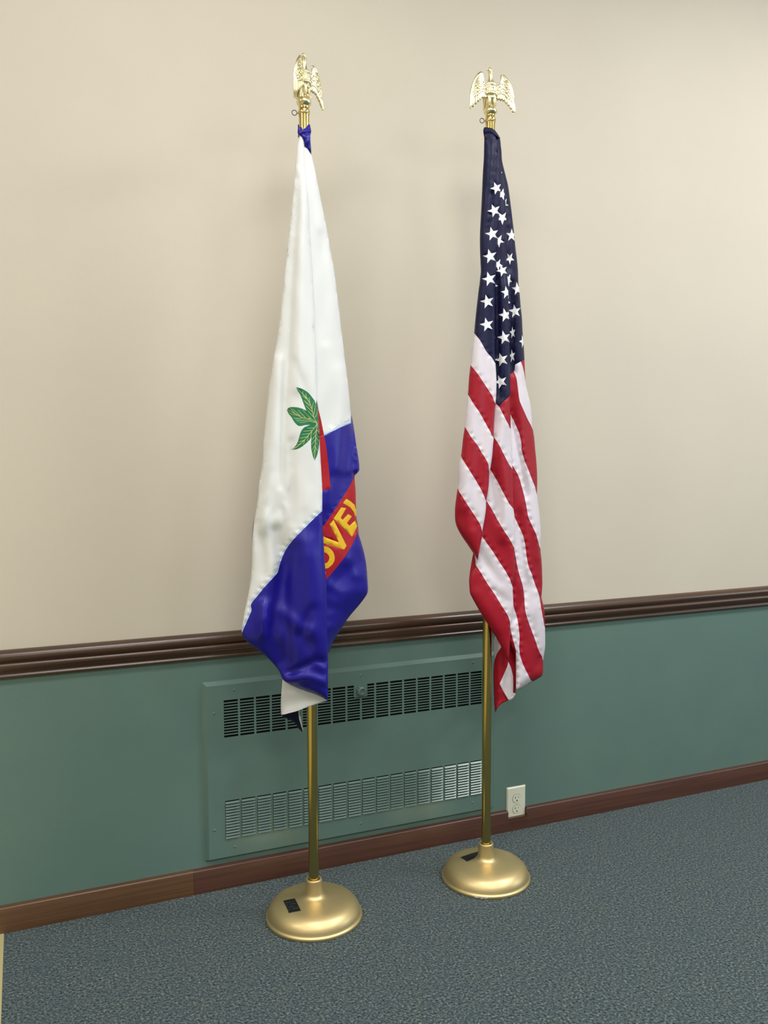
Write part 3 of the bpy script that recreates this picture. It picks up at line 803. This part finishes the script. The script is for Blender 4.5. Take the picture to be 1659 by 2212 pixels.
emit(US, panel(B_left+B_right, pB, depB, ([300,1440],[-.005, .020]), ridges=RB, waves=((.04,.02,2,.0015),(.16,-.1,0,.0005)), puckers=[(b_, .0024, -1) for b_ in bB]), YR, 'red')

# panel C: right fold
C_right = c5([(640,235),(680,262),(716,288),(724,330),(729,390),(737,450),(745,580),(780,730),(822,900),(850,1100),(880,1340),(903,1540),(920,1720),(938,1860),(950,2000),(957,2180)]) + \
          c6([(938,100),(948,220),(960,360),(975,500),(985,700),(1000,900),(1008,1040),(1014,1180),(1024,1340),(1050,1450),(1080,1580),(1098,1720),(1110,1880),(1130,2020),(1143,2180)]) + \
          d1([(1370,60),(1385,200),(1400,400),(1405,600),(1402,780),(1415,900),(1440,1100),(1458,1300),(1463,1450),(1457,1600),(1458,1700),(1472,1830),(1482,2000),(1487,2180)]) + \
          d2([(1298,120),(1290,260),(1282,360),(1302,440),(1326,570),(1335,720),(1338,850),(1340,1000),(1338,1130),(1320,1250),(1307,1340),(1307,1450),(1305,1530),(1288,1570),(1210,1625),(1130,1667),(1020,1740),(920,1780),(888,1775)])
C_left = d2([(885,1400),(860,1200),(780,1050),(740,800),(760,500),(760,200)]) + d1([(940,1900),(950,1500),(930,1000),(900,500),(900,50)]) + c6([(740,1900),(740,1300),(740,700),(730,200)]) + c5([(720,2000),(720,1500),(700,1100),(670,700),(640,400)])
cC1 = SL(c6([(960,1055),(985,1115),(1003,1195),(1022,1330),(1060,1430)]))
W_c1 = list(map(tuple, c6([(888,1090),(960,1053),(980,1100),(1003,1195),(1012,1260),(1026,1340),(1200,1600),(1200,2000)])))+list(map(tuple, SL(c6([(1110,1905),(1080,1840),(1050,1785),(990,1650),(945,1540),(925,1400),(905,1260),(872,1180)]))))
bC = [SL(c6([(780,1640),(845,1745),(900,1860),(945,1970),(972,2120)]), d1([(1150,60),(1170,140),(1205,260),(1270,420),(1330,580),(1370,680),(1395,780),(1460,900)])),
      SL(d1([(950,240),(1015,345),(1070,430),(1120,540),(1160,680),(1200,830),(1235,1000),(1262,1150),(1330,1310),(1390,1440),(1422,1560),(1445,1640),(1500,1760)])),
      SL(d1([(980,1040),(1045,1160),(1100,1280),(1150,1380),(1190,1490),(1215,1620),(1235,1780),(1270,1950),(1330,2090)]), d2([(1140,30),(1190,180),(1245,330),(1280,540),(1310,700),(1337,830),(1400,950)])),
      SL(d1([(980,1560),(1040,1690),(1062,1800),(1090,1950),(1130,2120)]), d2([(945,20),(990,170),(1015,330),(1030,550),(1070,700),(1130,870),(1190,1030),(1240,1180),(1290,1270),(1306,1335),(1400,1450)])),
      SL(d2([(800,100),(835,260),(848,480),(900,650),(920,750),(935,870),(945,980),(938,1120),(960,1280),(1010,1420),(1080,1560),(1132,1672),(1160,1760)])),
      SL(d2([(770,700),(800,830),(830,960),(870,1110),(890,1200),(886,1400),(880,1600),(888,1850)]))]
canC = [(1000,200),(1250,200)]+c6([(1200,960),(1005,1032),(960,1053),(890,1092),(882,1168),(828,1215),(600,1350)])
hemC = d2([(880,1755),(920,1740),(1020,1700),(1120,1640),(1160,1660),(1060,1790),(880,1820)])
pC = whites(bC) + [('white', np.array(W_c1)), ('navy', canC), ('hem', hemC)] + stars5([(775,1140,82,60,.7),(868,1545,88,88,.85),(845,1842,84,55,.72),(828,2125,84,60,.6),(722,740,70,80,.35)]) + \
     stars6([(805,25,84,60,.5),(918,140,88,98,.85),(888,420,90,100,.92),(858,690,84,100,.45),(990,800,84,108,.6),(852,985,88,100,.45),(790,300,80,60,.5),(1010,0,1,0,1)])
depC = ([300, 500, 800, 1100, 1490], [.006, .010, .016, .024, .034], [.002, .000, -.004, -.010, -.010], [.006, .008, .012, .016, .018])
RC = [(c6([(850,50),(862,400),(845,900),(870,1200)]), -.009, 5), (c6([(920,0),(930,500),(950,900),(960,1200)])+d1([(1180,100),(1300,700),(1380,1200),(1420,1800)]), .006, 10),
      (c5([(800,1150),(812,1500),(815,2000)]), -.006, 4), (c6([(835,1500),(860,1800)])+d1([(1150,250),(1180,500),(1240,800)]), -.006, 8),
      (d1([(1100,1100),(1140,1600),(1180,2000)])+d2([(1050,200),(960,500),(880,700)]), -.006, 8), (d2([(1200,300),(1250,700),(1270,1100)]), .006, 12), (d2([(1150,100),(1120,500),(1180,1000),(1220,1400)]), -.003, 9),
      (d2([(1060,520),(1100,620)]), .004, 6), (d2([(1250,1300),(1200,1420),(1150,1560)]), -.004, 7)]
emit(US, panel(C_right+C_left, pC, depC, ([300,1490],[-.012, -.030]), ridges=RC, waves=((.05,.015,1,.0015),(.18,-.1,2,.0005)), puckers=[(b_, .0024, -1) for b_ in bC]), YR, 'red')

# panel D: dark sliver behind the left fold
D = d1([(360,1600),(385,1720),(370,1800),(350,1920),(328,2060),(318,2200),(350,2300),(520,2100),(560,1800),(500,1600)])
emit(US, panel(D, [], ([1170,1280],[.020,.022],[.028,.030],[.002,.002]), ([1170,1280],[.004,.004]), r=5, T=.006), YR, 'red')
# panel E: lowest corner behind
Eo = d2([(700,900),(565,960),(550,1060),(549,1180),(560,1300),(546,1400),(541,1560),(543,1720),(550,1920),(558,2060),(570,2140),(598,2075),(640,2020),(690,1985),(770,1950),(800,1950),(850,1910),(882,1865),(886,1800),(900,1500),(900,1200),(850,900)])
pE = [('white', np.array(d2([(500,900),(760,900),(690,1050),(660,1130),(625,1180),(592,1232),(570,1290),(556,1335),(480,1340)]))),
      ('white', np.array(d2([(772,1350),(757,1420),(700,1550),(640,1685),(690,1790),(775,1955),(830,1990),(920,1880),(880,1838),(843,1830),(847,1700),(845,1580),(815,1450)]))),
      ('hem', np.array(d2([(652,1680),(636,1690),(690,1800),(775,1960),(810,1975),(920,1890),(880,1845),(860,1870),(795,1915),(770,1900),(710,1790)])))]
emit(US, panel(Eo, pE, ([1370,1540],[-.012,-.020],[.006,.004],[.004,.006]), ([1370,1540],[-.032,-.036]), r=5, T=.006,
     ridges=[(d2([(640,1130),(660,1500),(640,1900)]), .006, 8), (d2([(760,1400),(790,1700),(800,1950)]), .005, 8), (d2([(700,1400),(740,1900)]), -.004, 6)]), YR, 'red')
# header wrapped over the pole top
Ho = c5([(513,148),(560,150),(620,163),(655,190),(695,245),(722,292),(700,300),(670,262),(655,330),(560,330),(518,300),(505,235),(500,195)])
HB = {'navy': (sleeve, 0)}
emit(HB, panel(Ho, [('navy', np.array([(1000,200),(1150,200),(1150,400),(1000,400)]))], ([270,305],[.018,.020],[.016,.024],[.004,.004]), ([270,305],[-.019,-.018]), r=6, T=.012,
     ridges=[(c5([(510,210),(570,190),(640,215),(690,280)]), .004, 2.2), (c5([(510,235),(570,215),(630,240),(680,290)]), -.003, 2.0)], grid=4), YR, 'navy')
for nm, b_, ms in (('canton', canton, [M['navy'], M['star']]), ('stripes', stripes, [M['red'], M['flag_white'], M['hem']]), ('header_sleeve', sleeve, [M['navy']])):
    rel(b_.build(nm, ms, smooth=True), usf)

# ---------------- white and blue municipal flag
YL = BL[1]
cf = empty('municipal_flag', (0.755, YL, 1.4), 'white and blue flag with green leaf emblem and yellow letters, on the left pole', 'flag', 'flags')
fw = MB(); fb = MB(); fl = MB(); ft = MB(); fr = MB(); fh = MB()
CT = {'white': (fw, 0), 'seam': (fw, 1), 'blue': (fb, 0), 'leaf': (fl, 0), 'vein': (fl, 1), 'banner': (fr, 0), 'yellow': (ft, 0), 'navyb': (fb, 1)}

L1_left = cb([(705,430),(690,500),(680,580),(658,700),(645,820),(625,1100),(610,1350),(592,1550),(572,1750),(548,2000)]) + c2([(572,850),(552,1020),(530,1200),(512,1400),(490,1600),(468,1820),(445,2020),(420,2180)]) + \
          c3([(470,60),(450,210),(425,370),(400,600),(380,800),(357,1020),(356,1120),(342,1280),(308,1480),(300,1600),(280,1750),(255,1900),(238,2050)]) + \
          c4([(208,60),(193,180),(190,400),(185,550),(168,700),(140,850),(118,950),(107,1020),(92,1120),(103,1160),(140,1212),(240,1290),(310,1345),(390,1425),(440,1490),(475,1568),(560,1622),(680,1672),(800,1715),(880,1757)])
L1_right = c4([(887,1700),(887,1550),(887,1400),(880,1200),(878,1000),(875,750),(862,560),(850,350),(838,150),(836,20)]) + c3([(1022,1950),(1016,1780),(1018,1550),(1010,1400),(1000,1230),(990,1050),(983,900),(970,680),(957,520),(955,300),(950,40)]) + \
           c2([(800,2050),(790,1750),(775,1420),(755,1100),(740,830),(720,610),(702,460),(694,340),(697,240),(694,166)])+cb([(862,440),(740,395)])
seam1 = SL(c4([(1100,-180),(836,16),(760,86),(680,165),(560,290),(490,390),(440,520),(425,580),(360,655),(300,720),(240,795),(180,872),(184,930),(150,1012),(118,1085),(92,1145),(40,1230)]))
seam1u = SL([(x-4.0, y-2.6) for x, y in c4([(1100,-180),(836,16),(760,86),(680,165),(560,290),(490,390),(440,520),(425,580),(360,655),(300,720),(240,795),(180,872),(184,930),(150,1012),(118,1085),(92,1145),(40,1230)])])
blue1 = np.vstack([seam1, [(430,1400),(430,1700),(800,1700),(800,1000)]])
leafs = [[(725,398),(755,402),(800,418),(850,450),(885,485),(912,520),(930,545),(945,585),(956,530),(968,640),(975,720),(975,800),(955,800),(930,770),(880,720),(838,655),(815,600),(800,560),(770,480),(738,430)],
         [(622,650),(632,632),(655,620),(700,618),(740,622),(780,632),(850,665),(880,700),(905,740),(950,795),(930,812),(900,816),(820,822),(775,832),(745,828),(715,800),(690,765),(670,730),(645,702),(630,675)],
         [(662,1098),(700,1072),(720,1050),(745,1000),(765,930),(785,880),(815,845),(850,830),(900,812),(960,808),(940,850),(915,900),(895,955),(870,992),(830,1030),(800,1055),(760,1080),(730,1092)],
         [(932,1218),(915,1180),(902,1130),(893,1080),(891,1020),(893,980),(902,930),(940,850),(966,815),(980,880),(986,950),(984,1010),(978,1070),(962,1150),(945,1190)]]
veins = []
def vein_line(p, q, w_=6.5):
    p = np.array(p, float); q = np.array(q, float); d_ = (q-p); n_ = np.array([-d_[1], d_[0]])/np.linalg.norm(d_)*w_/2
    return np.array(c3([p+n_, q+n_*.6, q-n_*.6, p-n_]))
C0 = (962,806)
def leaflet_veins(mid, sides):
    for a, b in zip(mid, mid[1:]): veins.append(vein_line(a, b, 7))
    for a, b in sides: veins.append(vein_line(a, b, 5.5))
leaflet_veins([C0,(925,740),(890,600),(845,520),(738,410)], [((940,735),(968,640)),((925,700),(940,590)),((900,640),(920,560)),((880,580),(868,510)),((835,510),(835,460)),((800,480),(798,440)),
               ((925,735),(855,660)),((905,670),(830,600)),((880,600),(812,545)),((845,530),(790,490)),((905,640),(825,560))])
leaflet_veins([C0,(890,750),(800,740),(740,710),(630,645)], [((890,750),(800,650)),((830,740),(745,650)),((770,720),(690,640)),((720,700),(660,632)),((930,790),(870,770)),((900,770),(765,795)),((880,758),(725,770)),((820,742),(690,742)),((760,718),(655,690))])
leaflet_veins([C0,(890,900),(820,985),(740,1060),(670,1095)], [((930,850),(850,855)),((905,880),(805,890)),((880,915),(785,925)),((850,950),(765,965)),((815,990),(750,1010)),((780,1030),(730,1045)),((900,890),(885,970)),((860,940),(850,1000)),((820,985),(805,1040))])
leaflet_veins([C0,(945,930),(938,1060),(930,1210)], [((950,870),(980,900)),((948,910),(984,950)),((943,960),(982,1000)),((940,1010),(978,1060)),((937,1060),(965,1110)),((950,880),(915,930)),((945,930),(897,990)),((942,980),(897,1040)),((938,1040),(905,1100)),((934,1090),(915,1140))])
p1 = [('white', np.array([(300,200),(900,200),(900,1700),(300,1700)])), ('seam', np.vstack([seam1u, seam1[::-1]])), ('blue', blue1)]
p1 += [('leaf', smooth_line(c3(L), True, 2)) for L in leafs] + [('leaf', np.array(c3([(925,785),(978,770),(990,870),(940,860)])))] + [('vein', v_) for v_ in veins]
dep1 = ([290, 500, 800, 1100, 1300, 1515], [.0195, .019, .018, .024, .026, .040], [.022, .034, .060, .082, .088, .080], [.004, .010, .016, .020, .020, .012])
R1 = [(c2([(640,560),(620,900),(590,1300),(560,1800),(540,2200)])+c3([(620,200),(590,600),(570,1000),(560,1500)]), -.0045, 7), (c2([(680,600),(670,1200),(650,1900)])+c3([(760,100),(740,400)]), .006, 16),
      (c3([(520,100),(490,600),(450,1100),(400,1600),(360,2000)]), .006, 12), (c3([(670,1000),(665,1400),(660,1900)]), -.004, 9),
      (c4([(420,200),(470,500),(420,900),(380,1150),(440,1400)]), -.011, 16), (c4([(300,880),(290,1150)]), .012, 12), (c4([(560,350),(500,700),(500,1050),(520,1500)]), -.008, 14),
      (c4([(700,300),(760,800),(800,1300)]), .008, 24), (c4([(540,1500),(650,1450),(760,1390),(850,1400)]), -.008, 6), (c4([(520,1560),(700,1540),(850,1590)]), .010, 10), (c4([(600,1600),(760,1590),(860,1640)]), -.004, 4), (c4([(740,1380),(840,1470)]), .005, 6), (c4([(470,930),(620,1080),(720,1120)]), .006, 14),
      (c4([(740,920),(640,1160),(700,1260)]), -.005, 12), (c4([(230,120),(280,400),(290,600)]), -.004, 9), (c4([(470,0),(500,200),(480,380)]), -.004, 8),
      (c4([(470,1545),(560,1600),(680,1650),(800,1695),(870,1735)]), -.0016, 1.6), (c3([(850,500),(780,300),(700,100)]), -.002, 8)]
for k in range(11): R1.append((c2([(640-k*19,520+k*150),(612-k*17,430+k*150),(598-k*20,600+k*150-120)][:2]), .0016, 3.2))
rnd = random.Random(12)
for k in range(12):
    x_ = rnd.uniform(350, 900); y_ = rnd.uniform(900, 1900)
    R1.append((c3([(x_,y_),(x_+rnd.uniform(-120,60),y_+rnd.uniform(100,260))]), rnd.uniform(-.0025,.0025), rnd.uniform(6,10)))
R1 = [(a_, b_*1.05, c_) for a_, b_, c_ in R1]
emit(CT, panel(L1_left+L1_right, p1, dep1, ([290,1515],[-.010,-.005]), r=8, T=.012, ridges=R1, waves=((.03,.015,0,.0015),(.11,-.05,1,.0005)), grid=7, puckers=[(seam1u, .0022, -1)]), YL, 'white')

# right fold with banner
L2_right = cb([(858,690),(900,725),(935,772),(972,785),(1010,850),(1050,945)]) + c2([(770,345),(800,480),(840,680),(880,880),(920,1080),(952,1270),(985,1450),(1012,1660),(1040,1900),(1065,2110)]) + \
           c3([(1262,0),(1280,150),(1305,350),(1325,560),(1340,690),(1357,770),(1380,920),(1400,1060),(1430,1250),(1432,1330),(1415,1352),(1380,1385),(1381,1450),(1390,1550),(1394,1700),(1400,1880),(1408,1960),(1428,2050)]) + \
           c4([(1150,70),(1155,150),(1162,210),(1200,330),(1235,480),(1250,650),(1255,735),(1243,785),(1180,872),(1080,990),(1000,1110),(935,1215),(905,1290),(885,1330)])
L2_left = c4([(840,1320),(780,1000),(740,600),(740,200)]) + c3([(900,1900),(860,1400),(850,900),(850,400),(860,60)]) + c2([(740,1900),(700,1400),(690,1000),(670,700),(660,500),(665,380)])
s2 = c3([(800,1020),(1030,943),(1130,892),(1230,842),(1338,800),(1340,700),(1338,600)])
s2u = c3([(800,990),(1030,915),(1130,865),(1230,812),(1332,772),(1338,700),(1330,560)])
blue2 = np.array(list(s2)+c3([(1700,600)])+[(820,1700),(600,1700),(600,1000)])
redtri = np.array(c3([(960,560),(975,650),(1003,760),(1030,900),(1060,1050),(1085,1250),(1100,1400),(1112,1527),(1018,1560),(940,1570),(940,600)]))
banner = np.array(c3([(1382,1380),(1340,1470),(1300,1545),(1250,1622),(1200,1700),(1140,1790),(1080,1880),(1028,1952)])+c4([(780,225),(780,760),(866,648),(905,608),(960,542),(1040,442),(1100,343),(1150,245),(1162,190),(1230,60),(1250,-100)]))
E_ = [(938,85),(1009,-17),(1054,-10),(1003,78),(1022,97),(1072,43),(1106,66),(1060,128),(1085,150),(1136,105),(1157,160),(1108,252)]
V_ = [(903,138),(938,97),(1057,335),(1035,370),(845,310),(830,245),(988,305)]
O_ = [(800,330),(845,335),(890,350),(932,388),(948,440),(944,478),(928,505),(890,540),(858,547),(820,545),(820,498),(858,498),(880,490),(895,468),(900,445),(894,422),(872,402),(848,393),(800,390)]
L3_ = c3([(1285,1645),(1335,1675),(1380,1715),(1393,1760),(1420,1850),(1385,1840),(1370,1790),(1330,1740),(1250,1692)])
dots = c4([(840,545),(866,575),(866,600),(840,590)])
p2 = [('white', np.array([(300,200),(900,200),(900,1700),(300,1700)])), ('seam', np.array(list(s2u)+list(s2)[::-1])), ('blue', blue2), ('banner', redtri), ('banner', banner),
      ('yellow', np.array(c4(E_))), ('yellow', np.array(c4(V_))), ('yellow', smooth_line(c4(O_), True, 2)), ('yellow', np.array(L3_)), ('yellow', np.array(dots))]
dep2 = ([300, 500, 800, 1100, 1420], [.017, .014, .026, .040, .040], [.015, .006, -.006, -.014, -.016], [.006, .014, .022, .026, .020])
R2 = [(c3([(1345,650),(1370,950),(1378,1200),(1378,1400)]), -.009, 3.5), (c3([(1230,200),(1250,600),(1220,1000),(1200,1300)]), .005, 14), (c3([(1120,900),(1130,1300),(1080,1700)]), .005, 14),
      (c3([(1300,900),(1290,1300)]), -.004, 9), (c2([(860,1100),(880,1600),(900,2100)]), -.0035, 10), (c4([(1200,450),(1060,560),(960,760)]), -.007, 18), (c4([(1100,480),(1150,600)]), .006, 14),
      (c4([(900,900),(1020,930),(1150,830)]), -.004, 12), (c4([(890,1090),(980,1080),(1030,1040)]), .005, 9), (c4([(900,700),(980,750)]), .006, 12),
      (c4([(1230,770),(1160,870),(1060,995),(980,1115),(900,1275)]), -.0015, 1.6)]
R2 = [(a_, b_*1.05, c_) for a_, b_, c_ in R2]
emit(CT, panel(L2_right+L2_left, p2, dep2, ([300,1420],[-.014,-.036]), r=8, T=.010, ridges=R2, waves=((.04,.012,1,.0015),(.12,.05,1,.0006)), grid=7, puckers=[(s2u, .0018, -1), (banner[:8], .0012, 1)]), YL, 'white')

# lower layers
M1o = c4([(470,1530),(464,1620),(456,1720),(453,1810),(456,1893),(530,1873),(600,1855),(720,1810),(800,1783),(882,1757),(840,1700),(700,1600),(560,1540)])
emit(CT, panel(M1o, [('white', np.array([(300,1400),(900,1400),(900,1700),(300,1700)]))], ([1440,1500,1548],[.010,-.008,-.034],[.062,.044,.014],[.0,.0,.0]), ([1440,1548],[-.01,-.05]), r=4, T=.004,
     ridges=[(c4([(560,1700),(620,1800)]), .003, 8)]), YL, 'white')
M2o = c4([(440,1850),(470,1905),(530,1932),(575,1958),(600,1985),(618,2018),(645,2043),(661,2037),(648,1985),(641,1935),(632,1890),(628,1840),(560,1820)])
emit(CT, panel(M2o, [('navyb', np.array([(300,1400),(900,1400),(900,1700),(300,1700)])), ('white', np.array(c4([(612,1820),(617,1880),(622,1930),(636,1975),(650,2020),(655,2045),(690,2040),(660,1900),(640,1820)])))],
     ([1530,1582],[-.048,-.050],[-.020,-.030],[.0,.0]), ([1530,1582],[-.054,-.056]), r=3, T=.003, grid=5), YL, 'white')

# knotted blue header round the pole
K1 = cb([(683,105),(700,110),(740,190),(798,268),(850,235),(900,195),(960,150),(1003,105),(1018,120),(1030,200),(1052,290),(1042,350),(1030,400),(1028,520),(1035,640),(1048,780),(1050,950),(1010,860),(968,782),(930,772),(900,735),(872,712),(850,600),(800,470),(715,400),(700,470),(684,470),(690,380),(672,335),(680,240)])
emit({'k': (fh, 0)}, panel(K1, [], ([268,300,334],[.018,.024,.014],[.018,.026,.012],[.003,.004,.004]), ([268,334],[-.018,-.010]), r=6, T=.010, grid=4,
     ridges=[(cb([(730,350),(850,310),(1040,290)]), .007, 2.6), (cb([(740,400),(880,350),(1030,345)]), -.006, 2.4), (cb([(880,560),(1000,450)]), -.003, 2), (cb([(900,620),(1010,520)]), .003, 2.2), (cb([(950,740),(1000,660),(1035,690)]), -.004, 2),
             (cb([(730,200),(720,330)]), .003, 3), (cb([(740,370),(870,440)]), .003, 2)]), YL, 'k')
for nm, b_, ms in (('white_field', fw, [M['white_cloth'], M['seam']]), ('blue_field', fb, [M['blue'], M['navy']]), ('leaf_emblem', fl, [M['leaf'], M['vein']]), ('red_applique', fr, [M['red2']]), ('lettering', ft, [M['yellow']]), ('blue_header', fh, [M['blue']])):
    rel(b_.build(nm, ms, smooth=True), cf)
